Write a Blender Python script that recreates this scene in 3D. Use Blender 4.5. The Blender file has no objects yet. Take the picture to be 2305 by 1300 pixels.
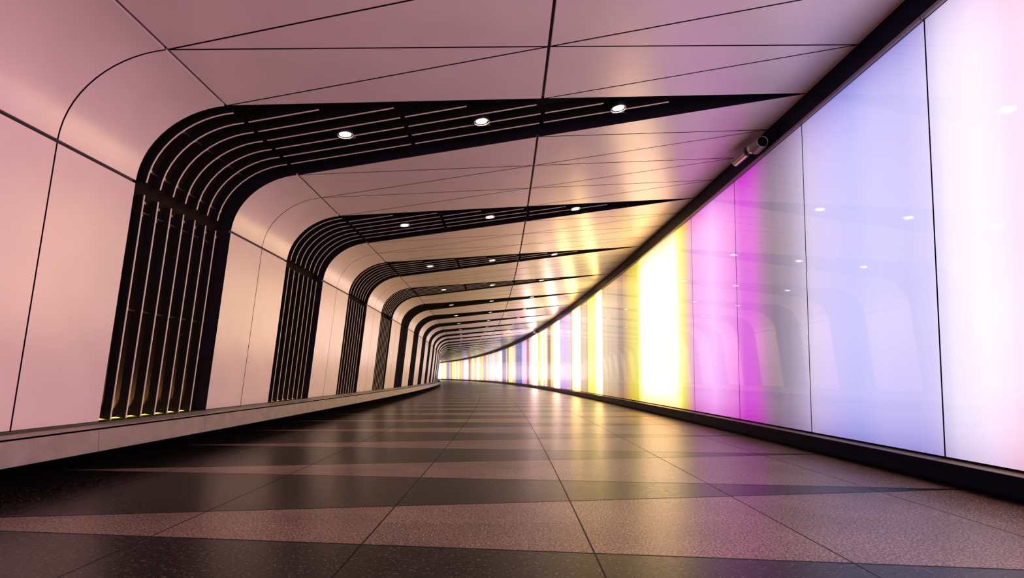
import bpy, bmesh, math
import numpy as np
from mathutils import Vector, Matrix

scene = bpy.context.scene
col = scene.collection
# ------------------------------------------------------------------ camera, world, exposure
U = 0.5                        # metres per survey unit: every length below in "u" is half a metre
EYE = 1.35                     # camera height above the floor, u
F_PX, PITCH, PY = 1150.0, 0.057584, 779.53
cam_d = bpy.data.cameras.new('camera'); cam = bpy.data.objects.new('camera', cam_d); col.objects.link(cam)
cam_d.sensor_width = 36.0; cam_d.lens = 36.0 * F_PX / 2305.0
cam_d.shift_y = (PY - 650.0) / 2305.0
cam_d.clip_start = 0.02; cam_d.clip_end = 400
cam.location = (0, 0, EYE * U)
cam.rotation_euler = (math.pi / 2 + PITCH, 0, 0)
scene.camera = cam
world = bpy.data.worlds.new('world'); scene.world = world; world.use_nodes = True
world.node_tree.nodes['Background'].inputs[0].default_value = (0, 0, 0, 1)
world.node_tree.nodes['Background'].inputs[1].default_value = 0.0
vs = scene.view_settings
vs.view_transform = 'Standard'; vs.look = 'None'; vs.exposure = 0.0; vs.gamma = 1.0; vs.use_curve_mapping = False
try:
    scene.cycles.max_bounces = 10; scene.cycles.diffuse_bounces = 5; scene.cycles.glossy_bounces = 6
    scene.cycles.sample_clamp_indirect = 6.0
except Exception:
    pass
WALL_GAIN = 1.0                # brightness of the LED wall
# ------------------------------------------------------------------ plan of the tunnel (a long bend to the left)
_S = np.linspace(-40, 260, 6001); _ds = _S[1] - _S[0]
_TH = -0.007142646 + 0.0020668774 * _S - 5.454475e-06 * _S**2 + 2.6761967e-08 * _S**3
_i0 = int(np.argmin(abs(_S)))
_X = np.cumsum(-np.sin(_TH)) * _ds; _X = _X - _X[_i0] + 5.398586
_Z = np.cumsum(np.cos(_TH)) * _ds; _Z = _Z - _Z[_i0]
def P3(s, w, H):
    """station s along the lit wall, w towards the clad wall, H above the eye, all in u -> metres"""
    th = np.interp(s, _S, _TH); x = np.interp(s, _S, _X); z = np.interp(s, _S, _Z)
    return Vector(((x - w * math.cos(th)) * U, (z - w * math.sin(th)) * U, (H + EYE) * U))
BAY = 5.500318; ST = 9.06095; PW = 2.796114; P0 = 6.43926
HT = 5.155; SL = 0.10473                       # ceiling height over the lit wall and its fall per u
WA, WB, WC, WM = 9.778, 11.103, 11.4896, 4.873
HB, HC = 2.9404, -0.66255
PTOP = 4.650; PBOT = -1.0
def ceil_h(w): return HT - SL * w
HA = ceil_h(WA)
S_MIN, S_MAX = -22.0, 204.0
# profile: list of (w, H, outward normal w, H) running ceiling -> corner -> wall
NCE = Vector((SL, 1.0)).normalized()
TWL = Vector((WB - WC, HB - HC)).normalized(); NWL = Vector((TWL.y, -TWL.x))
def corner(t):
    b0 = Vector((WA, HA)); b3 = Vector((WB, HB))
    d0 = Vector((1.0, -SL)).normalized(); d3 = -TWL
    h = 0.66
    b1 = b0 + d0 * h; b2 = b3 - d3 * h
    p = b0 * (1 - t)**3 + b1 * 3 * t * (1 - t)**2 + b2 * 3 * t * t * (1 - t) + b3 * t**3
    d = (b1 - b0) * 3 * (1 - t)**2 + (b2 - b1) * 6 * t * (1 - t) + (b3 - b2) * 3 * t * t
    d.normalize()
    return p.x, p.y, -d.y, d.x
def prof_ceil(w): return w, ceil_h(w), NCE.x, NCE.y
def prof_wall(t): return WB + (WC - WB) * t, HB + (HC - HB) * t, NWL.x, NWL.y

# ------------------------------------------------------------------ materials
def new_mat(name):
    m = bpy.data.materials.new(name); m.use_nodes = True
    nt = m.node_tree; return m, nt, nt.nodes['Principled BSDF']
def simple(name, c, rough=0.5, metal=0.0, spec=0.5, noise=0.0, nscale=20.0, bump=0.0):
    m, nt, b = new_mat(name)
    b.inputs['Base Color'].default_value = (*c, 1); b.inputs['Roughness'].default_value = rough
    b.inputs['Metallic'].default_value = metal; b.inputs['Specular IOR Level'].default_value = spec
    if noise or bump:
        tc = nt.nodes.new('ShaderNodeTexCoord'); n = nt.nodes.new('ShaderNodeTexNoise')
        n.inputs['Scale'].default_value = nscale; n.inputs['Detail'].default_value = 6
        nt.links.new(tc.outputs['Object'], n.inputs['Vector'])
        if noise:
            r = nt.nodes.new('ShaderNodeMapRange'); r.inputs[3].default_value = 1 - noise; r.inputs[4].default_value = 1 + noise
            r.inputs[1].default_value = 0.3; r.inputs[2].default_value = 0.7
            nt.links.new(n.outputs[0], r.inputs[0])
            mx = nt.nodes.new('ShaderNodeMix'); mx.data_type = 'RGBA'; mx.blend_type = 'MULTIPLY'; mx.inputs[0].default_value = 1
            mx.inputs[6].default_value = (*c, 1); nt.links.new(r.outputs[0], mx.inputs[7]); nt.links.new(mx.outputs[2], b.inputs['Base Color'])
        if bump:
            bp = nt.nodes.new('ShaderNodeBump'); bp.inputs['Strength'].default_value = bump; bp.inputs['Distance'].default_value = 0.002
            nt.links.new(n.outputs[0], bp.inputs['Height']); nt.links.new(bp.outputs[0], b.inputs['Normal'])
    return m
def emit(name, c, strength):
    m, nt, b = new_mat(name)
    b.inputs['Base Color'].default_value = (0.1, 0.1, 0.1, 1)
    b.inputs['Emission Color'].default_value = (*c, 1); b.inputs['Emission Strength'].default_value = strength
    return m
M_CLAD = simple('satin_cladding', (0.96, 0.84, 0.85), 0.25, 0.03, 0.65, noise=0.03, nscale=3.0)
M_FRAME = simple('dark_frame', (0.010, 0.010, 0.018), 0.45, spec=0.3)
M_LINER = simple('black_lining', (0.004, 0.004, 0.006), 0.9, spec=0.0)
M_BACK = simple('brown_black_lining', (0.018, 0.014, 0.012), 0.8, spec=0.05, noise=0.4, nscale=120)
M_BODY = simple('black_blade', (0.010, 0.009, 0.009), 0.5, spec=0.2)
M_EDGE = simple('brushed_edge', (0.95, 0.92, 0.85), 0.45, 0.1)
M_ROD = simple('dark_steel', (0.18, 0.18, 0.2), 0.35, 0.8)
M_BEAM = simple('navy_beam', (0.005, 0.007, 0.024), 0.35, spec=0.06)
M_RAIL = simple('bronze_rail', (0.34, 0.27, 0.29), 0.35, 0.7)
M_STRIP = simple('bronze_sill', (0.30, 0.24, 0.18), 0.4, 0.5, noise=0.15, nscale=60)
M_STONE = simple('pale_stone', (0.36, 0.32, 0.29), 0.55, noise=0.12, nscale=9, bump=0.2)
M_STEEL = simple('satin_steel', (0.75, 0.7, 0.7), 0.3, 0.9)
M_GREYM = simple('grey_housing', (0.30, 0.25, 0.27), 0.35, 0.5)
M_LENS = simple('dark_glass', (0.01, 0.01, 0.012), 0.08)
M_BRASS = simple('brass_ring', (0.6, 0.45, 0.15), 0.3, 0.9)
M_LAMP = emit('lamp_disc', (1.0, 0.95, 0.82), 22.0)
M_UP = emit('uplight_strip', (1.0, 0.66, 0.06), 2.5)

def wall_glass():
    m, nt, b = new_mat('backlit_glass')
    a = nt.nodes.new('ShaderNodeAttribute'); a.attribute_name = 'glow'
    b.inputs['Base Color'].default_value = (0.03, 0.03, 0.035, 1)
    b.inputs['Roughness'].default_value = 0.03; b.inputs['IOR'].default_value = 1.7
    nt.links.new(a.outputs['Color'], b.inputs['Emission Color'])
    b.inputs['Emission Strength'].default_value = WALL_GAIN
    return m
M_GLASS = wall_glass()

def floor_mat():
    m, nt, b = new_mat('granite_floor')
    N = nt.nodes; L = nt.links
    def mth(op, a, bb=None, c=None):
        n = N.new('ShaderNodeMath'); n.operation = op
        for i, v in enumerate((a, bb, c)):
            if v is None: continue
            if isinstance(v, (int, float)): n.inputs[i].default_value = v
            else: L.new(v, n.inputs[i])
        return n.outputs[0]
    uv = N.new('ShaderNodeUVMap'); uv.uv_map = 'plan'
    sp = N.new('ShaderNodeSeparateXYZ'); L.new(uv.outputs[0], sp.inputs[0])
    s, w = sp.outputs[0], sp.outputs[1]
    q = mth('DIVIDE', mth('SUBTRACT', s, ST - 0.12), BAY / 2)
    kq = mth('ROUND', q); r = mth('ABSOLUTE', mth('SUBTRACT', q, kq))
    e = mth('SUBTRACT', r, mth('MULTIPLY', w, 0.5 / 12.0))      # < 0 inside a dark wedge
    dark = mth('LESS_THAN', e, 0.0)
    edge = mth('LESS_THAN', mth('ABSOLUTE', e), 0.0042)
    lj = mth('DIVIDE', mth('SUBTRACT', w, 1.10), 1.84)
    ld = mth('ABSOLUTE', mth('SUBTRACT', lj, mth('ROUND', lj)))
    lng = mth('LESS_THAN', ld, 0.0040)
    joint = mth('MAXIMUM', edge, lng)
    tc = N.new('ShaderNodeTexCoord')
    def noise(scale, det, rgh=0.6):
        n = N.new('ShaderNodeTexNoise'); n.inputs['Scale'].default_value = scale; n.inputs['Detail'].default_value = det
        n.inputs['Roughness'].default_value = rgh
        L.new(tc.outputs['Object'], n.inputs['Vector']); return n.outputs[0]
    big = noise(2.2, 5); fine = noise(110.0, 3, 0.75); mid = noise(30.0, 4, 0.7)
    tile = N.new('ShaderNodeTexWhiteNoise'); tile.noise_dimensions = '3D'
    cmb = N.new('ShaderNodeCombineXYZ'); L.new(mth('ADD', kq, mth('MULTIPLY', dark, 0.5)), cmb.inputs[0]); L.new(mth('FLOOR', lj), cmb.inputs[1])
    L.new(cmb.outputs[0], tile.inputs[0])
    mx = N.new('ShaderNodeMix'); mx.data_type = 'RGBA'
    mx.inputs[6].default_value = (0.205, 0.158, 0.120, 1); mx.inputs[7].default_value = (0.011, 0.009, 0.009, 1)
    L.new(dark, mx.inputs[0])
    k = mth('MULTIPLY', mth('MULTIPLY', mth('ADD', mth('MULTIPLY', big, 1.1), 0.45), mth('ADD', mth('MULTIPLY', tile.outputs[0], 0.25), 0.85)),
            mth('ADD', mth('MULTIPLY', mth('POWER', mid, 2.0), 1.4), 0.6))
    mr = N.new('ShaderNodeMapRange'); mr.inputs[1].default_value = 0.40; mr.inputs[2].default_value = 0.66; mr.inputs[3].default_value = 0.15; mr.inputs[4].default_value = 2.9
    L.new(fine, mr.inputs[0])
    k = mth('MULTIPLY', k, mr.outputs[0])
    m2 = N.new('ShaderNodeMix'); m2.data_type = 'RGBA'; m2.blend_type = 'MULTIPLY'; m2.inputs[0].default_value = 1
    L.new(mx.outputs[2], m2.inputs[6]); L.new(k, m2.inputs[7])
    fl = mth('MULTIPLY', mth('GREATER_THAN', noise(75.0, 2, 0.8), 0.60), mth('GREATER_THAN', mid, 0.5))
    m4 = N.new('ShaderNodeMix'); m4.data_type = 'RGBA'; L.new(mth('MULTIPLY', fl, 0.45), m4.inputs[0]); L.new(m2.outputs[2], m4.inputs[6]); m4.inputs[7].default_value = (0.40, 0.34, 0.27, 1)
    m3 = N.new('ShaderNodeMix'); m3.data_type = 'RGBA'; L.new(joint, m3.inputs[0]); L.new(m4.outputs[2], m3.inputs[6])
    m3.inputs[7].default_value = (0.008, 0.007, 0.007, 1)
    L.new(m3.outputs[2], b.inputs['Base Color'])
    ro = mth('ADD', mth('MULTIPLY', mid, 0.25), 0.20)
    L.new(mth('ADD', ro, mth('MULTIPLY', joint, 0.3)), b.inputs['Roughness'])
    b.inputs['IOR'].default_value = 1.28
    bp = N.new('ShaderNodeBump'); bp.inputs['Strength'].default_value = 0.55; bp.inputs['Distance'].default_value = 0.0012
    hh = mth('SUBTRACT', mth('ADD', mth('MULTIPLY', fine, 0.5), mth('MULTIPLY', mid, 0.8)), mth('MULTIPLY', joint, 2.5))
    L.new(hh, bp.inputs['Height']); L.new(bp.outputs[0], b.inputs['Normal'])
    return m
M_FLOOR = floor_mat()

# ------------------------------------------------------------------ helpers
class MB:
    def __init__(self): self.v = []; self.f = []; self.m = []
    def face(self, idx, mi=0): self.f.append(idx); self.m.append(mi)
    def add(self, pts):
        n = len(self.v); self.v.extend([tuple(p) for p in pts]); return n
    def grid(self, rows, mi=0, close=False):
        """rows: list of equally long point lists"""
        base = [self.add(r) for r in rows]; n = len(rows[0])
        for i in range(len(rows) - 1):
            for j in range(n if close else n - 1):
                a, b_ = base[i] + j, base[i] + (j + 1) % n
                c, d = base[i + 1] + (j + 1) % n, base[i + 1] + j
                self.face((a, b_, c, d), mi)
        return base
    def build(self, name, mats, parent=None, smooth=False, bevel=0.0, origin=None):
        me = bpy.data.meshes.new(name)
        o = origin if origin is not None else Vector((0, 0, 0))
        me.from_pydata([tuple(Vector(v) - o) for v in self.v], [], self.f)
        if not isinstance(mats, (list, tuple)): mats = [mats]
        for m in mats: me.materials.append(m)
        me.polygons.foreach_set('material_index', self.m)
        bm = bmesh.new(); bm.from_mesh(me); bmesh.ops.recalc_face_normals(bm, faces=bm.faces); bm.to_mesh(me); bm.free()
        if smooth: me.polygons.foreach_set('use_smooth', [True] * len(me.polygons))
        me.update()
        ob = bpy.data.objects.new(name, me); col.objects.link(ob); ob.location = o
        if parent is not None:
            ob.parent = parent; ob.location = o - parent_world(parent)
        if bevel:
            bv = ob.modifiers.new('bevel', 'BEVEL'); bv.width = bevel; bv.segments = 2; bv.limit_method = 'ANGLE'; bv.angle_limit = math.radians(50)
            bv.harden_normals = False
        return ob
def parent_world(o):
    p = Vector(o.location)
    while o.parent is not None:
        o = o.parent; p += Vector(o.location)
    return p
def tag(o, label=None, cat=None, group=None, kind=None):
    if label: o['label'] = label
    if cat: o['category'] = cat
    if group: o['group'] = group
    if kind: o['kind'] = kind
    return o
def empty(name, loc, parent=None):
    o = bpy.data.objects.new(name, None); o.empty_display_size = 0.1; col.objects.link(o)
    if parent is not None: o.parent = parent; o.location = Vector(loc) - parent_world(parent)
    else: o.location = loc
    return o
def sweep(mb, sec, s0, s1, ds=1.0, mi=None, closed=True, caps=True):
    """sweep section [(w,H),...] along the tunnel"""
    n = max(1, int(round((s1 - s0) / ds)))
    rows = [[P3(s0 + (s1 - s0) * i / n, w, H) for (w, H) in sec] for i in range(n + 1)]
    base = [mb.add(r) for r in rows]; k = len(sec)
    for i in range(n):
        for j in range(k if closed else k - 1):
            a, b_ = base[i] + j, base[i] + (j + 1) % k
            c, d = base[i + 1] + (j + 1) % k, base[i + 1] + j
            mb.face((a, b_, c, d), mi[j] if mi else 0)
    if caps and closed:
        mb.face(tuple(range(base[0], base[0] + k))); mb.face(tuple(range(base[-1], base[-1] + k)))

# ------------------------------------------------------------------ floor
def build_floor():
    mb = MB(); uvs = []
    n = 452; ss = np.linspace(S_MIN, S_MAX, n + 1); ww = [-0.6, 3, 6, 9, 12.6]
    for s in ss:
        for w in ww: mb.v.append(tuple(P3(s, w, -EYE))); uvs.append((s, w))
    k = len(ww)
    for i in range(n):
        for j in range(k - 1): mb.face((i * k + j, i * k + j + 1, (i + 1) * k + j + 1, (i + 1) * k + j))
    ob = mb.build('floor', M_FLOOR)
    me = ob.data; lay = me.uv_layers.new(name='plan')
    for lp in me.loops: lay.data[lp.index].uv = uvs[lp.vertex_index]
    tag(ob, 'polished granite floor of alternating dark and light wedge slabs', 'floor', kind='structure')
build_floor()

# ------------------------------------------------------------------ lit wall on the right
STOPS = [(5.38, 245, 212, 232, 1.2), (5.51, 248, 222, 240, 1.2), (5.81, 245, 230, 250, 1.2), (6.22, 240, 230, 252, 1.1), (6.38, 232, 222, 250, 1.0), (6.55, 220, 212, 253, 1.0), (6.84, 212, 205, 252, 1.0), (7.46, 214, 208, 255, 1.0), (7.97, 205, 203, 255, 1.0), (8.54, 214, 203, 252, 1.0), (9.07, 215, 203, 238, 1.0), (9.44, 190, 176, 204, 1.0), (9.84, 165, 150, 172, 1.0), (10.36, 146, 130, 150, 1.0), (10.74, 168, 128, 168, 1.0), (10.99, 200, 122, 195, 1.0), (11.26, 220, 112, 220, 1.0), (11.7, 225, 110, 225, 1.0), (12.19, 240, 150, 235, 1.0), (12.57, 245, 165, 240, 1.0), (13.41, 250, 190, 250, 1.1), (14.35, 248, 180, 245, 1.0), (14.91, 245, 175, 228, 1.0), (15.37, 250, 220, 170, 1.0), (15.78, 250, 245, 140, 1.1), (16.5, 253, 252, 190, 1.5), (17.47, 255, 255, 235, 2.6), (18.83, 255, 255, 235, 2.6), (20.02, 252, 250, 180, 1.6), (20.71, 245, 235, 130, 1.0), (21.64, 240, 220, 110, 1.0), (22.36, 222, 192, 130, 1.0), (22.97, 195, 165, 140, 1.0), (23.69, 180, 155, 140, 1.0), (24.36, 215, 190, 165, 1.0), (25.53, 225, 200, 175, 1.0), (26.01, 238, 213, 178, 1.0), (27.33, 240, 218, 185, 1.0), (27.76, 255, 255, 215, 1.8), (28.66, 255, 255, 225, 2.2), (29.25, 252, 250, 150, 1.2), (31.15, 252, 250, 150, 1.2), (31.56, 220, 190, 150, 1.0), (31.83, 240, 212, 185, 1.0), (33.58, 240, 212, 185, 1.0), (34.51, 255, 255, 220, 1.7), (36.51, 255, 255, 225, 1.7), (36.86, 240, 200, 130, 1.0), (37.58, 250, 220, 200, 1.0), (38.13, 238, 208, 250, 1.0), (42.2, 238, 208, 250, 1.0), (42.87, 255, 255, 230, 1.6), (44.98, 255, 255, 230, 1.6), (45.97, 240, 240, 150, 1.0), (46.98, 250, 235, 200, 1.0), (47.77, 175, 135, 105, 1.0), (48.86, 190, 150, 115, 1.0), (49.41, 240, 210, 180, 1.0), (50.25, 255, 250, 240, 1.2), (51.12, 240, 240, 190, 1.0), (52.32, 255, 250, 225, 1.2), (53.55, 255, 250, 225, 1.2), (54.49, 238, 238, 140, 1.0), (55.8, 238, 238, 140, 1.0), (56.3, 255, 252, 250, 1.6), (59.96, 255, 252, 250, 1.6), (61.06, 250, 215, 225, 1.0), (62.57, 255, 245, 225, 1.0), (63.35, 190, 110, 130, 1.0), (64.53, 190, 110, 130, 1.0), (65.33, 240, 205, 235, 1.0), (69.1, 240, 205, 235, 1.0), (69.97, 115, 130, 215, 1.0), (72.43, 115, 130, 215, 1.0), (72.89, 130, 135, 158, 1.0), (75.46, 130, 135, 158, 1.0), (76.42, 240, 205, 215, 1.0), (79.37, 250, 235, 210, 1.0), (80.89, 250, 245, 170, 1.2), (83.49, 250, 245, 170, 1.2), (84.29, 180, 150, 85, 1.0), (85.36, 180, 150, 85, 1.0), (86.71, 245, 215, 215, 1.0), (87.82, 125, 125, 155, 1.0), (91.76, 125, 125, 155, 1.0), (92.62, 245, 235, 250, 1.2), (97.04, 250, 240, 220, 1.0), (101.31, 245, 215, 225, 1.0), (104.13, 250, 245, 210, 1.1), (105.72, 250, 230, 220, 1.0), (107.64, 240, 225, 245, 1.0), (110.25, 240, 225, 245, 1.0), (111.23, 210, 190, 140, 1.0), (112.22, 250, 240, 210, 1.0), (114.48, 245, 230, 180, 1.0), (115.56, 245, 170, 190, 1.0), (118.6, 245, 170, 190, 1.0), (119.63, 250, 245, 200, 1.0), (121.69, 232, 225, 110, 1.0), (125.15, 245, 235, 180, 1.0), (127.25, 255, 250, 245, 1.4), (130.07, 235, 215, 180, 1.0), (132.91, 240, 220, 180, 1.0), (135.05, 250, 250, 220, 1.2), (137.92, 235, 235, 150, 1.0), (139.36, 225, 150, 110, 1.0), (140.3, 225, 150, 110, 1.0), (140.81, 150, 80, 70, 1.0), (141.53, 150, 80, 70, 1.0), (142.25, 240, 190, 200, 1.0), (143.7, 240, 228, 252, 1.2), (149.88, 240, 228, 252, 1.2), (150.97, 200, 170, 180, 1.0), (153.16, 245, 225, 170, 1.0), (154.62, 240, 200, 150, 1.0), (156.07, 240, 200, 150, 1.0), (158.26, 250, 240, 170, 1.1), (160.45, 250, 240, 170, 1.1), (161.9, 200, 190, 140, 1.0), (164.09, 255, 255, 240, 1.4), (165.54, 240, 240, 140, 1.0), (169.53, 240, 240, 140, 1.0), (170.62, 150, 130, 60, 1.0), (173.07, 250, 220, 180, 1.0), (174.22, 140, 140, 180, 1.0), (177.45, 140, 140, 180, 1.0), (179.24, 235, 215, 225, 1.0), (179.96, 255, 250, 170, 1.2), (184.93, 255, 250, 170, 1.2), (186.34, 205, 175, 190, 1.0), (187.74, 250, 240, 250, 1.5), (191.94, 250, 245, 250, 1.5)]
BEHIND = [(-22, 255, 225, 215, 1.6), (-18, 245, 210, 240, 1.2), (-15, 255, 230, 215, 1.6), (-11, 245, 200, 235, 1.2), (-8, 255, 225, 215, 1.6),
          (-5, 245, 205, 240, 1.4), (-2.5, 255, 215, 215, 1.6), (0, 250, 205, 225, 1.45), (2.5, 240, 212, 246, 1.2), (4.2, 245, 208, 228, 1.2)]
def lin(c): c /= 255.0; return c / 12.92 if c <= 0.04045 else ((c + 0.055) / 1.055)**2.4
_st = BEHIND + list(STOPS) + [(206, 250, 245, 250, 1.4)]
_st = [(a[0], a[1], a[2] if a[4] < 1.5 else a[2] * 0.84, a[3] if a[4] < 1.5 else a[3] * (0.85 if a[4] < 1.7 else 0.66), a[4] if a[4] < 1.5 else min(a[4] * 2.3, 4.4)) for a in _st]
_st = [(a[0], a[1], a[2], a[3], a[4] * (1.0 if a[4] < 1.8 else (2.2 if a[0] > 27 else 1.1))) for a in _st]
_st = [(a[0], a[1], a[2], a[3], a[4] * (2.1 if a[0] < 1.5 else 1.0)) for a in _st]
_ss = np.array([a[0] for a in _st])
_cc = np.array([[lin(a[1]) * a[4], lin(a[2]) * a[4], lin(a[3]) * a[4]] for a in _st])
def glow(s, t):
    """light given off at station s, height fraction t: tubes behind the glass fade a little towards both ends"""
    c = np.array([np.interp(s, _ss, _cc[:, i]) for i in range(3)])
    e = min(t, 1 - t); x = math.exp(-e / 0.075)
    m = max(c.max(), 1e-6)
    return m * (c / m)**(1 + 0.9 * x) * (1 - 0.30 * x)
def colour_name(s0, s1):
    c = np.mean([glow(s, 0.5) for s in np.linspace(s0, s1, 9)], axis=0); m = c.max()
    r, g, b_ = c / m
    if r > 0.9 and g > 0.85 and b_ > 0.8: return 'bright white'
    if g > 0.82 and b_ < 0.82: return 'pale yellow' if m > 1.05 else 'soft yellow'
    if b_ >= r and g < 0.8 and r < 0.6: return 'blue'
    if b_ >= r * 0.98: return 'pale lilac' if g > 0.55 else 'violet pink'
    if g < 0.5: return 'strong pink'
    return 'pale pink' if b_ > g * 0.95 else 'cream'
ORD = ['first', 'second', 'third', 'fourth', 'fifth', 'sixth', 'seventh', 'eighth', 'ninth', 'tenth', 'eleventh', 'twelfth', 'thirteenth', 'fourteenth', 'fifteenth',
       'sixteenth', 'seventeenth', 'eighteenth', 'nineteenth', 'twentieth']
TENS = {2: 'twenty', 3: 'thirty', 4: 'forty', 5: 'fifty', 6: 'sixty', 7: 'seventy'}
def ordinal(n):
    if n <= 20: return ORD[n - 1]
    if n % 10 == 0: return TENS[n // 10][:-1] + 'ieth'
    return TENS[n // 10] + '-' + ORD[n % 10 - 1]
_tmp = {}
def light_panel(k):
    s0, s1 = P0 + k * PW + 0.011, P0 + (k + 1) * PW - 0.011
    ns = 28 if s0 < 60 else 14
    if s0 > 60: s0 += 0.012
    ts = [0, 0.012, 0.03, 0.06, 0.1, 0.16, 0.3, 0.5, 0.7, 0.84, 0.9, 0.94, 0.97, 0.988, 1]
    mb = MB(); cols = []
    for i in range(ns + 1):
        s = s0 + (s1 - s0) * i / ns
        for t in ts:
            mb.v.append(tuple(P3(s, 0, PBOT + (PTOP - PBOT) * t))); cols.append(glow(s, t))
    nt_ = len(ts)
    for i in range(ns):
        for j in range(nt_ - 1):
            mb.face((i * nt_ + j, i * nt_ + j + 1, (i + 1) * nt_ + j + 1, (i + 1) * nt_ + j), 0)
    # edges and back, with corners of their own so the glass stays flat right up to the joint
    def own(idx):
        b_ = mb.add([mb.v[i] for i in idx]); cols.extend([np.zeros(3)] * len(idx)); return tuple(range(b_, b_ + len(idx)))
    b0 = mb.add([P3(s0, -0.06, PBOT), P3(s0, -0.06, PTOP), P3(s1, -0.06, PTOP), P3(s1, -0.06, PBOT)])
    cols += [np.zeros(3)] * 4
    e3 = ns * nt_
    mb.face((b0, b0 + 1, b0 + 2, b0 + 3), 1)
    mb.face(own([0, nt_ - 1, b0 + 1, b0]), 1); mb.face(own([e3, e3 + nt_ - 1, b0 + 2, b0 + 3]), 1)
    mb.face(own([i * nt_ for i in range(ns + 1)] + [b0 + 3, b0]), 1)
    mb.face(own([i * nt_ + nt_ - 1 for i in range(ns + 1)] + [b0 + 2, b0 + 1]), 1)
    ob = mb.build('light_panel', [M_GLASS, M_FRAME], origin=P3((s0 + s1) / 2, 0, PBOT))
    me = ob.data; ca = me.color_attributes.new('glow', 'FLOAT_COLOR', 'POINT')
    for i, c in enumerate(cols): ca.data[i].color = (float(c[0]), float(c[1]), float(c[2]), 1)
    for p in me.polygons: p.use_smooth = (p.material_index == 0)
    n = k + 2
    if n >= 1: lab = 'backlit glass wall panel glowing %s, %s from the right edge of the photo' % (colour_name(s0, s1), ordinal(n))
    else: lab = 'backlit glass wall panel glowing %s, %s behind the viewer' % (colour_name(s0, s1), ordinal(1 - n))
    tag(ob, lab, 'light panel', 'backlit glass panels of the long curved wall')
k = int(math.floor((S_MIN - P0) / PW)) + 1
while P0 + (k + 1) * PW < S_MAX:
    light_panel(k); k += 1
mb = MB(); sweep(mb, [(-0.10, -EYE), (-0.10, HT + 0.9), (-0.5, HT + 0.9), (-0.5, -EYE)], S_MIN, S_MAX, 2.0)
tag(mb.build('wall_right', M_LINER), 'dark backing wall behind the backlit glass panels', 'wall', kind='structure')
mb = MB(); sweep(mb, [(-0.10, PTOP + 0.07), (0.0, PTOP + 0.07), (0.0, HT), (-0.10, HT)], S_MIN, S_MAX, 1.0)
tag(mb.build('trim_1', M_BEAM, smooth=False), 'dark navy band between glass wall and ceiling', 'trim', kind='structure')
mb = MB()
k = int(math.floor((S_MIN - P0) / PW)) + 1
while P0 + (k + 1) * PW < S_MAX:
    a, b_ = P0 + k * PW + 0.006, P0 + (k + 1) * PW - 0.006
    sweep(mb, [(-0.05, PTOP + 0.005), (0.05, PTOP + 0.012), (0.055, PTOP + 0.06), (-0.05, PTOP + 0.075)], a, b_, 1.4)
    k += 1
tag(mb.build('trim_2', M_RAIL), 'slim bronze rail along the top of the glass panels', 'trim', kind='structure')
mb = MB()
sweep(mb, [(-0.05, -1.03), (0.135, -1.045), (0.145, -1.06), (0.145, -1.27), (0.05, -1.29), (-0.05, -1.29)], S_MIN, S_MAX, 1.0)
sweep(mb, [(-0.09, -1.29), (0.0, -1.29), (0.0, -EYE + 0.001), (-0.09, -EYE + 0.001)], S_MIN, S_MAX, 1.0)
tag(mb.build('baseboard_right', M_BEAM), 'dark navy plinth running under the glass panels', 'plinth', kind='structure')
mb = MB()
k = int(math.floor((S_MIN - P0) / PW)) + 1
while P0 + (k + 1) * PW < S_MAX:
    a, b_ = P0 + k * PW + 0.008, P0 + (k + 1) * PW - 0.008
    sweep(mb, [(-0.05, -1.028), (0.15, -1.043), (0.15, -1.050), (0.0, -1.030)], a, b_, 1.4); k += 1
tag(mb.build('trim_3', M_STRIP), 'thin bronze sill on top of the dark plinth below the glass', 'trim', kind='structure')

# ------------------------------------------------------------------ cladding of ceiling and left wall
def inset(poly, d):
    n = len(poly); A = sum(poly[i][0] * poly[(i + 1) % n][1] - poly[(i + 1) % n][0] * poly[i][1] for i in range(n))
    sg = 1 if A > 0 else -1
    ln = []
    for i in range(n):
        a, b_ = Vector(poly[i]), Vector(poly[(i + 1) % n]); t = (b_ - a).normalized(); nn = Vector((-t.y, t.x)) * sg
        ln.append((a + nn * d[i], t))
    out = []
    for i in range(n):
        (p, t), (q, u) = ln[i - 1], ln[i]
        den = t.x * u.y - t.y * u.x
        k_ = ((q.x - p.x) * u.y - (q.y - p.y) * u.x) / den
        out.append((p.x + t.x * k_, p.y + t.y * k_))
    return out
TH_P = 0.045
def ceiling_panel(poly, parent, wide):
    """poly in (s, w); edges lying on a long seam (constant w) get the wide gap"""
    n = len(poly); d = []
    for i in range(n):
        a, b_ = poly[i], poly[(i + 1) % n]
        if abs(a[1] - b_[1]) < 1e-6: d.append(0.024 if a[1] > 1 else 0.0)
        else: d.append(0.013)
    q = inset(poly, d)
    org = P3(sum(p[0] for p in q) / n, sum(p[1] for p in q) / n, ceil_h(sum(p[1] for p in q) / n))
    mb = MB(); m = 8
    front = []
    for i in range(n):
        a, b_ = q[i], q[(i + 1) % n]
        mm = m if abs(a[1] - b_[1]) < 0.5 else 1
        for j in range(mm): front.append((a[0] + (b_[0] - a[0]) * j / mm, a[1] + (b_[1] - a[1]) * j / mm))
    f0 = mb.add([P3(s, w, ceil_h(w)) for s, w in front])
    b0 = mb.add([P3(s, w + NCE.x * TH_P, ceil_h(w) + NCE.y * TH_P) for s, w in front])
    N = len(front)
    mb.face(tuple(range(f0, f0 + N))); mb.face(tuple(range(b0 + N - 1, b0 - 1, -1)))
    for i in range(N):
        lng_ = abs(front[i][1] - front[(i + 1) % N][1]) < 1e-4
        mb.face((f0 + i, f0 + (i + 1) % N, b0 + (i + 1) % N, b0 + i), 0 if lng_ else 1)
    return mb.build('ceiling_panel', [M_CLAD, M_FRAME], parent, bevel=0.0, origin=org)
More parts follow.
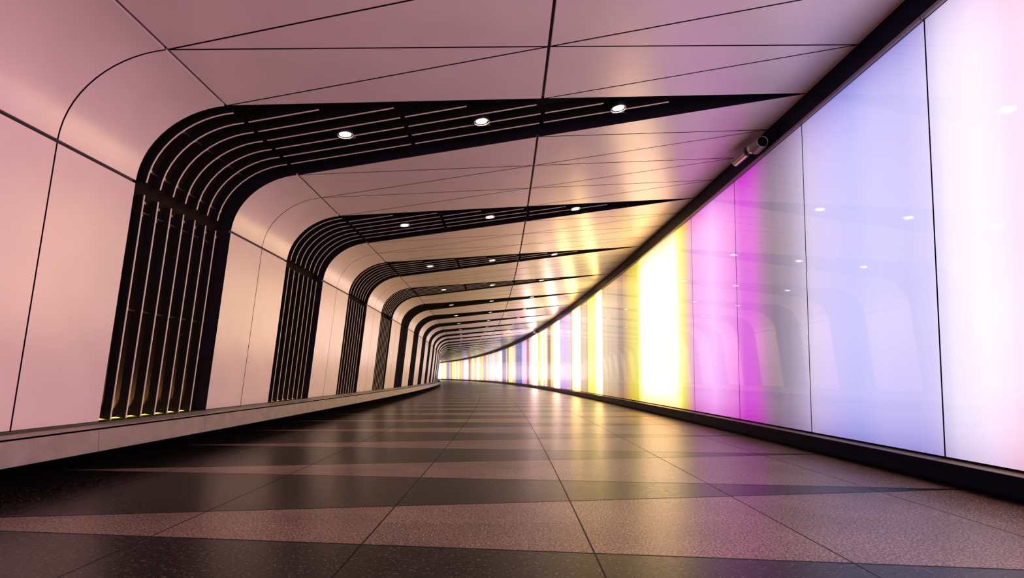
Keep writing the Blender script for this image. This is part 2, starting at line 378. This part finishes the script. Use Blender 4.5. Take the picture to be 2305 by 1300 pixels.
def shell_panel(name, s0, s1, profs, parent, smooth=True, bev=True):
    mb = MB(); ns = 6
    rows = []
    fr = [[P3(s0 + (s1 - s0) * j / ns, w, H) for j in range(ns + 1)] for (w, H, nw, nH) in profs]
    bk = [[P3(s0 + (s1 - s0) * j / ns, w + nw * TH_P, H + nH * TH_P) for j in range(ns + 1)] for (w, H, nw, nH) in profs]
    a = mb.grid(fr); b_ = mb.grid([r for r in bk])
    R = len(profs)
    for i in range(R - 1):
        for j in (0, ns): mb.face((a[i] + j, a[i + 1] + j, b_[i + 1] + j, b_[i] + j), 1)
    for j in range(ns):
        for i in (0, R - 1): mb.face((a[i] + j, a[i] + j + 1, b_[i] + j + 1, b_[i] + j))
    ob = mb.build(name, [M_CLAD, M_FRAME], parent, origin=fr[R // 2][ns // 2])
    me = ob.data
    nf = (R - 1) * ns * 2
    if smooth:
        for i, p in enumerate(me.polygons): p.use_smooth = i < nf
        try:
            bm = bmesh.new(); bm.from_mesh(me)
            for e in bm.edges:
                if len(e.link_faces) == 2 and e.calc_face_angle(0) > 0.6: e.smooth = False
            bm.to_mesh(me); bm.free()
        except Exception: pass
    return ob
def edge_off(w): return BAY / 4 * min(1.0, w / WA)
CEIL_W = [0.0, 1.2, 2.4366, 3.65, WM, 6.1, 7.325, 8.55, WA]
def frame(name, T0, profs, parent, d1, d2):
    """dark carcass behind one bay; its two flanks are the reveals of the ribs"""
    mb = MB(); A = []
    for (w, H, nw, nH, off) in profs:
        a, b_ = T0 + off + 0.004, T0 + BAY - off - 0.004
        row = [P3(a + (b_ - a) * j / 6, w + nw * d1, H + nH * d1) for j in range(7)] + [P3(b_ + (a - b_) * j / 6, w + nw * d2, H + nH * d2) for j in range(7)]
        A.append(row)
    base = mb.grid(A, close=True); k_ = 14
    mb.face(tuple(range(base[0], base[0] + k_))); mb.face(tuple(range(base[-1] + k_ - 1, base[-1] - 1, -1)))
    return mb.build(name, M_FRAME, parent, origin=A[0][3])
RB0, RB1 = -5, 34
ceiling = tag(empty('ceiling', P3(0, 5, ceil_h(5))), 'satin ceiling clad in long triangular panels, falling towards the left wall', 'ceiling', kind='structure')
wall_left = tag(empty('wall_left', P3(8, WC, -EYE)), 'curved satin wall clad in tall panels, bending into the ceiling', 'wall', kind='structure')
CORN = [corner(i / 14) for i in range(15)]
for k in range(RB0, RB1):
    T0 = ST + k * BAY; near = -2 <= k <= 7
    fc = frame('ceiling_bay', T0, [(*prof_ceil(w), edge_off(w)) for w in CEIL_W], ceiling, TH_P + 0.002, 0.62)
    A = [(T0 + BAY * f, WA) for f in (0.25, 0.5, 0.75)]
    M = [(T0 + BAY * f, WM) for f in (0.125, 0.375, 0.625, 0.875)]
    T = [(T0 + BAY * f, 0.0) for f in (0, 0.25, 0.5, 0.75, 1)]
    if near:
        for poly in ((A[0], M[0], M[1]), (A[0], M[1], A[1]), (A[1], M[1], M[2]), (A[1], M[2], A[2]), (A[2], M[2], M[3]),
                     (M[0], T[0], T[1]), (M[0], T[1], M[1]), (M[1], T[1], T[2]), (M[1], T[2], M[2]), (M[2], T[2], T[3]), (M[2], T[3], M[3]), (M[3], T[3], T[4])):
            ceiling_panel(poly, fc, k < 4)
    else:
        ceiling_panel((A[0], M[0], M[3], A[2]), fc, False); ceiling_panel((M[0], T[0], T[4], M[3]), fc, False)
    fw = frame('wall_bay', T0, [(*c, BAY / 4) for c in CORN] + [(*prof_wall(t), BAY / 4) for t in (0.33, 0.66, 1.0)], wall_left, TH_P + 0.002, 0.62)
    cs = []
    for c in (CORN[:]):
        cs.append(c)
    g = 0.024
    c0 = list(cs[0]); c1 = list(cs[-1])
    cs[0] = (c0[0] + g, c0[1] - g * SL, c0[2], c0[3]); cs[-1] = (c1[0] - TWL.x * -g, c1[1] + TWL.y * g, c1[2], c1[3])
    wl = [prof_wall(t) for t in (g / 3.62, 0.33, 0.66, 1.0)]
    sa, sm, sb = T0 + BAY * 0.25, T0 + BAY * 0.5, T0 + BAY * 0.75
    for (a, b_) in ((sa, sm - 0.011), (sm + 0.011, sb)) if k < 12 else ((sa, sb),):
        shell_panel('corner_panel', a, b_, cs, fw); shell_panel('wall_panel', a, b_, wl, fw, smooth=False)

# backing behind everything, so no light leaks in
mb = MB()
BP = [(-0.1, HT + 0.66)] + [(w + NCE.x * 0.64, ceil_h(w) + 0.64) for w in (WM, WA)] + [(c[0] + c[2] * 0.64, c[1] + c[3] * 0.64) for c in CORN[1:-1:3]] + [(WB + 0.65, HB), (WC + 0.66, HC), (WC + 0.66, -EYE)]
sec = BP + [(w + 0.2 * (1 if i > 1 else 0), H + 0.2) for i, (w, H) in list(enumerate(BP))[::-1]]
sweep(mb, sec, S_MIN, S_MAX, 2.0)
tag(mb.build('wall_shell', M_LINER), 'black rear lining of the tunnel seen between the rib blades', 'wall', kind='structure')
for nm, s_ in (('wall_back', S_MIN), ('wall_end', S_MAX - 0.2)):
    mb = MB(); sweep(mb, [(-0.5, -EYE), (-0.5, HT + 0.9), (WC + 1.0, HT + 0.9), (WC + 1.0, -EYE)], s_, s_ + 0.2, 0.2)
    tag(mb.build(nm, M_CLAD), 'plain end wall closing the tunnel ' + ('behind the viewer' if s_ < 0 else 'beyond the bend'), 'wall', kind='structure')

# ------------------------------------------------------------------ black louvred ribs
FR = [-0.208, -0.149, -0.089, -0.028, 0.033, 0.094, 0.156]
BT = 0.017; BD = 0.15
def blade_mesh(T0, f, detailed):
    """one blade: wall piece, corner piece, then ceiling pieces running parallel to the rib's far edge"""
    w_end = max(2.45, (0.289 - f) / 0.05157)
    segs = [[(T0 + f * BAY, *prof_wall(t)) for t in (1.0, 0.6, 0.3, 0.035)],
            [(T0 + f * BAY, *corner(t)) for t in [0.965 - 0.965 * i / 12 for i in range(13)]]]
    def cs(w): return T0 + BAY * (f - 0.0258 * (WA - w)), *prof_ceil(w)
    cuts = [WA - 0.02, 7.29, WM, 0.0]; starts = [WA - 0.08, 7.21, WM - 0.08]
    for a, b_ in zip(starts, cuts[1:]):
        e = max(b_, w_end)
        if a - e > 0.15: segs.append([cs(a), cs((a + e) / 2), cs(e)])
    mb = MB()
    for sg in segs:
        rows = []
        for (s, w, H, nw, nH) in sg:
            rows.append([P3(s - BT / 2, w, H), P3(s + BT / 2, w, H), P3(s + BT / 2, w + nw * 0.012, H + nH * 0.012), P3(s + BT / 2, w + nw * BD, H + nH * BD),
                         P3(s - BT / 2, w + nw * BD, H + nH * BD), P3(s - BT / 2, w + nw * 0.012, H + nH * 0.012)])
        base = [mb.add(r) for r in rows]
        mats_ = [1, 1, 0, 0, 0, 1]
        for i in range(len(rows) - 1):
            for j in range(6):
                mb.face((base[i] + j, base[i] + (j + 1) % 6, base[i + 1] + (j + 1) % 6, base[i + 1] + j), mats_[j])
        for i in (0, -1): mb.face(tuple(range(base[i], base[i] + 6)), 0)
    return mb
def rod(mb, s0, s1, w, H, r=0.018, n=8):
    rows = [[P3(s, w + r * math.cos(a * 2 * math.pi / n), H + r * math.sin(a * 2 * math.pi / n)) for a in range(n)] for s in (s0, s1)]
    b_ = mb.grid(rows, close=True); mb.face(tuple(range(b_[0], b_[0] + n))); mb.face(tuple(range(b_[1], b_[1] + n)))
def rib(k):
    T0 = ST + k * BAY
    root = empty('louvre_rib', P3(T0, WC, -EYE))
    if k >= 0: lab = 'black louvred rib arching up the wall and across the ceiling, %s rib from the viewer' % ordinal(k + 1)
    else: lab = 'black louvred rib arching over wall and ceiling, %s rib behind the viewer' % ordinal(-k)
    tag(root, lab, 'louvre', 'black louvred ribs between the cladding bays')
    # lining at the back of the slot
    mb = MB(); rows = []
    for pr in [prof_ceil(w) for w in (0.5, 2.4, WM, 7.3)] + CORN[::2] + [prof_wall(t) for t in (0.5, 1.0)]:
        w, H, nw, nH = pr; off = BAY / 4 * min(1.0, w / WA) - 0.01
        rows.append([P3(T0 - off, w + nw * 0.30, H + nH * 0.30), P3(T0 + off, w + nw * 0.30, H + nH * 0.30),
                     P3(T0 + off, w + nw * 0.33, H + nH * 0.33), P3(T0 - off, w + nw * 0.33, H + nH * 0.33)])
    base = mb.grid(rows, close=True); mb.face(tuple(range(base[0], base[0] + 4))); mb.face(tuple(range(base[-1], base[-1] + 4)))
    mb.build('back_lining', M_BACK, root, origin=P3(T0, WC, 0))
    # base tray with the warm uplight strip
    if -2 <= k <= 12:
        mb = MB(); sweep(mb, [(WC + 0.02, HC - 0.03), (WC + 0.50, HC - 0.03), (WC + 0.50, HC + 0.0), (WC + 0.02, HC + 0.0)], T0 - BAY / 4 + 0.01, T0 + BAY / 4 - 0.01, 1.0)
        mb.build('base_tray', M_BODY, root, origin=P3(T0, WC, HC))
        mb = MB(); sweep(mb, [(WC + 0.16, HC + 0.002), (WC + 0.20, HC + 0.002), (WC + 0.20, HC + 0.016), (WC + 0.16, HC + 0.016)], T0 - BAY / 4 + 0.06, T0 + BAY / 4 - 0.45, 1.0)
        tag(mb.build('uplight', M_UP, root, origin=P3(T0, WC + 0.3, HC)), 'thin warm yellow light strip at the foot of the rib')
    if k <= 12:
        for f in FR:
            bl = blade_mesh(T0, f, k < 5).build('blade', [M_BODY, M_EDGE if k < 4 else M_BODY], root, origin=P3(T0 + f * BAY, WC, HC))  # far ribs: dimmer light on the bright edges painted in as body black
            if 0 <= k <= 1:                           # small steel lugs that tie neighbouring blades together
                for pr, L_ in ((prof_wall(0.065), 0.085), (prof_wall(0.12), 0.06), (prof_wall(0.53), 0.05), (corner(0.86), 0.07), (corner(0.45), 0.07)):
                    w, H, nw, nH = pr; mb = MB(); s_ = T0 + f * BAY + BT / 2
                    sec = [(w + nw * a_ + tt * nH, H + nH * a_ - tt * nw) for a_, tt in ((0.03, -0.02), (0.09, -0.02), (0.09, 0.02), (0.03, 0.02))]
                    rows = [[P3(s_, *q_) for q_ in sec], [P3(s_ + L_, *q_) for q_ in sec]]
                    b__ = mb.grid(rows, close=True); mb.face(tuple(range(b__[0], b__[0] + 4))); mb.face(tuple(range(b__[1], b__[1] + 4)))
                    mb.build('lug', M_ROD, bl, origin=P3(s_, w, H))
    if -1 <= k <= 4:
        for f in FR:                                  # a small warm spot under each gap, washing the lining upwards
            ld = bpy.data.lights.get('foot_spot') or bpy.data.lights.new('foot_spot', 'SPOT')
            ld.energy = 22.0; ld.color = (1.0, 0.50, 0.12); ld.spot_size = math.radians(75); ld.spot_blend = 1.0; ld.shadow_soft_size = 0.006
            lo = bpy.data.objects.new('foot_spot', ld); col.objects.link(lo); lo.parent = root
            p = P3(T0 + f * BAY + 0.03, WC + 0.20, HC + 0.03)
            q = p + (P3(T0 + f * BAY + 0.03, WC + 0.20 + 0.16, HC + 0.5) - p)
            lo.location = p - parent_world(root); lo.rotation_euler = (q - p).to_track_quat('-Z', 'Y').to_euler()
        a, b_ = T0 + (FR[0]) * BAY, T0 + (FR[-1]) * BAY
        for pr in (prof_wall(0.53), prof_wall(0.10), corner(0.86), corner(0.45)):
            w, H, nw, nH = pr; mb = MB(); rod(mb, a, b_, w + nw * 0.12, H + nH * 0.12, 0.014)
            mb.build('tie_rod', M_ROD, root, origin=P3(T0, w, H))
    return root
for k in range(-4, RB1): rib(k)

# ------------------------------------------------------------------ downlights
def lathe(mb, prof, n=40, mi=0):
    rows = [[Vector((r * math.cos(2 * math.pi * j / n), r * math.sin(2 * math.pi * j / n), z)) for j in range(n)] for r, z in prof]
    mb.grid(rows, mi, close=True)
def disc(mb, r, z, n=40, mi=0):
    b_ = mb.add([Vector((r * math.cos(2 * math.pi * j / n), r * math.sin(2 * math.pi * j / n), z)) for j in range(n)]); mb.face(tuple(range(b_, b_ + n)), mi)
def make_downlight():
    root = empty('downlight', (0, 0, 0))
    R = 0.138 * U
    mb = MB(); lathe(mb, [(R * 0.97, 0.001), (R, 0.004), (R, 0.115), (R * 0.6, 0.12)]); disc(mb, R * 0.6, 0.12)
    mb.build('housing', M_BODY, root, smooth=True)
    mb = MB(); lathe(mb, [(R * 1.0, 0.0), (R * 0.98, -0.004), (R * 0.93, -0.004), (R * 0.91, 0.0), (R * 0.91, 0.006)]); mb.build('trim_ring', M_STEEL, root, smooth=True)
    mb = MB(); lathe(mb, [(R * 0.91, 0.006), (R * 0.88, 0.012), (R * 0.80, 0.010)]); mb.build('baffle', M_BODY, root, smooth=True)
    mb = MB(); lathe(mb, [(R * 0.80, 0.010), (R * 0.77, 0.004), (R * 0.72, 0.008)]); mb.build('reflector', M_BRASS, root, smooth=True)
    mb = MB(); disc(mb, R * 0.74, 0.007); tag(mb.build('lens', M_LAMP, root), 'glowing warm white lens')
    mb = MB(); x0, x1, y, z0, z1 = -R * 0.6, R * 1.02, R * 0.98, 0.0, 0.05
    q = [(x0, y, z0), (x1, y, z0), (x1, y + 0.006, z0), (x0, y + 0.006, z0)]
    b0 = mb.add(q); b1 = mb.add([(x, y_, z1) for x, y_, z in q])
    mb.face((b0, b0 + 1, b0 + 2, b0 + 3)); mb.face((b1, b1 + 1, b1 + 2, b1 + 3))
    for j in range(4): mb.face((b0 + j, b0 + (j + 1) % 4, b1 + (j + 1) % 4, b1 + j))
    mb.build('mounting_plate', M_GREYM, root)
    return root
def copy_tree(o, parent=None):
    c = o.copy(); col.objects.link(c); c.parent = parent
    for ch in list(o.children): copy_tree(ch, c)
    return c
proto = make_downlight(); first = True
POS = [(8.33, 'nearest the left wall'), (5.92, 'in the middle of the three'), (3.48, 'nearest the glowing glass wall')]
for k in range(-2, 17):
    for w, txt in POS:
        o = proto if first else copy_tree(proto); first = False
        s = ST + k * BAY - 0.16
        th = float(np.interp(s, _S, _TH))
        o.location = P3(s, w, ceil_h(w) - 0.03)
        o.rotation_euler = (Matrix.Rotation(th, 4, 'Z') @ Matrix.Rotation(-math.atan(SL), 4, 'Y')).to_euler()
        where = ('%s rib from the viewer' % ordinal(k + 1)) if k >= 0 else ('%s rib behind the viewer' % ordinal(-k))
        tag(o, 'round recessed downlight in the %s, %s' % (where, txt), 'downlight', 'round downlights in the ceiling ribs')

# ------------------------------------------------------------------ stone ledge under the left wall
mb = MB()
s = 7.07 - 2.5 * 12
while s < S_MAX - 4:
    a, b_ = s + 0.006, s + 2.5 - 0.006
    if b_ > S_MIN:
        a = max(a, S_MIN)
        sweep(mb, [(11.0, -0.735), (11.0, -1.02), (11.17, -1.02), (11.17, -0.84), (11.05, -0.84), (11.04, -0.73), (11.005, -0.73)], a, b_, 1.25)
        sweep(mb, [(11.29, -0.725), (11.29, -0.742), (11.44, -0.742), (11.44, -0.705)], a - 0.25, b_ - 0.25, 1.25)
    s += 2.5
tag(mb.build('baseboard_left', M_STONE, bevel=0.002), 'pale stone ledge floating above the floor along the left wall', 'ledge', kind='structure')
mb = MB()
sweep(mb, [(11.17, -0.80), (12.0, -0.79), (12.0, -EYE + 0.001), (11.9, -EYE + 0.001), (11.9, -1.02), (11.17, -1.02)], S_MIN, S_MAX, 1.0)
tag(mb.build('trim_4', M_LINER), 'black recess under and behind the stone ledge', 'trim', kind='structure')
mb = MB()
sweep(mb, [(WC, HC - 0.005), (WC - 0.035, HC - 0.015), (WC - 0.045, HC - 0.08), (WC + 0.05, HC - 0.10), (WC + 0.05, HC - 0.005)], S_MIN, S_MAX, 1.0)
tag(mb.build('trim_5', simple('dark_sill', (0.012, 0.010, 0.018), 0.4, spec=0.3)), 'dark metal sill at the foot of the wall panels', 'trim', kind='structure')

# ------------------------------------------------------------------ security cameras on the navy band
def cyl_between(mb, a, b_, r0, r1, n=24, cap=True, mi=0):
    a, b_ = Vector(a), Vector(b_); d = (b_ - a).normalized()
    u = d.orthogonal().normalized(); v = d.cross(u)
    rows = [[p + (u * math.cos(2 * math.pi * j / n) + v * math.sin(2 * math.pi * j / n)) * r for j in range(n)] for p, r in ((a, r0), (b_, r1))]
    bs = mb.grid(rows, mi, close=True)
    if cap: mb.face(tuple(range(bs[0], bs[0] + n)), mi); mb.face(tuple(range(bs[1] + n - 1, bs[1] - 1, -1)), mi)
def cctv(s, label):
    def L(ds, w, H): return P3(s + ds, w, H)
    root = tag(empty('security_camera', L(0, 0, 4.85)), label, 'security camera', 'security cameras on the dark band above the glass')
    # junction box fixed to the band
    mb = MB(); sweep(mb, [(0.0, 4.71), (0.04, 4.71), (0.04, 4.99), (0.0, 4.99)], s - 0.42, s + 0.20, 0.31)
    mb.build('mounting_plate', M_BEAM, root, origin=L(0, 0, 4.85))
    mb = MB(); cyl_between(mb, L(-0.12, 0.175, 4.845), L(0.16, 0.175, 4.845), 0.125 * U, 0.145 * U, 32)
    cyl_between(mb, L(0.02, 0.0, 4.845), L(0.02, 0.12, 4.845), 0.10 * U, 0.10 * U)
    dr = mb.build('drum_housing', M_GREYM, root, origin=L(0, 0.17, 4.845), smooth=False)
    def ring(s_, w, H, r, t, mat, name, par):
        mb = MB(); n = 36
        c = L(s_, w, H); ax = (L(s_ + 0.1, w, H) - c).normalized(); u = Vector((0, 0, 1)); v = ax.cross(u)
        rows = []
        for q in range(8):
            qa = 2 * math.pi * q / 8
            rows.append([c + (u * math.cos(2 * math.pi * j / n) + v * math.sin(2 * math.pi * j / n)) * (r + t * math.cos(qa)) + ax * t * math.sin(qa) for j in range(n)])
        rows.append(rows[0]); mb.grid(rows, close=True); return mb.build(name, mat, par, smooth=True, origin=c)
    ring(-0.125, 0.175, 4.845, 0.112 * U, 0.010 * U, M_STEEL, 'lens_ring', root)
    mb = MB(); cyl_between(mb, L(-0.128, 0.175, 4.845), L(-0.118, 0.175, 4.845), 0.104 * U, 0.104 * U, 32); mb.build('front_window', M_LENS, root, origin=L(-0.12, 0.175, 4.845))
    # collar and neck
    mb = MB(); cyl_between(mb, L(0.20, 0.19, 4.875), L(0.30, 0.20, 4.88), 0.105 * U, 0.105 * U, 28); mb.build('collar', M_STEEL, root, origin=L(0.2, 0.2, 4.88))
    mb = MB(); cyl_between(mb, L(0.30, 0.20, 4.88), L(0.44, 0.215, 4.87), 0.06 * U, 0.06 * U, 20); mb.build('neck', M_LENS, root, origin=L(0.3, 0.2, 4.88))
    # bullet body under its sun shield
    mb = MB(); cyl_between(mb, L(0.44, 0.215, 4.87), L(0.95, 0.245, 4.86), 0.088 * U, 0.088 * U, 24); bd = mb.build('body', M_STEEL, root, origin=L(0.6, 0.23, 4.865))
    mb = MB(); n = 14; a, b_ = L(0.42, 0.215, 4.872), L(1.00, 0.248, 4.86); d = (b_ - a).normalized(); u = Vector((0, 0, 1)); u = (u - d * u.dot(d)).normalized(); v = d.cross(u)
    rows = []
    for p in (a, b_):
        r_ = []
        for rr in (0.053, 0.049):
            rng = range(n + 1) if rr == 0.053 else range(n, -1, -1)
            for j in rng:
                an = math.radians(-100 + 200 * j / n); r_.append(p + (u * math.cos(an) + v * math.sin(an)) * rr)
        rows.append(r_)
    bs = mb.grid(rows, close=True); mb.face(tuple(range(bs[0], bs[0] + 2 * n + 2))); mb.face(tuple(range(bs[1], bs[1] + 2 * n + 2)))
    mb.build('sun_shield', M_GREYM, root, origin=a)
    return root
cctv(10.45, 'grey security camera on the dark band above the glass, nearest and largest one')
cctv(56.0, 'small security camera on the dark band far down the tunnel, second one')
cctv(100.5, 'tiny security camera on the dark band near the bend, farthest one')
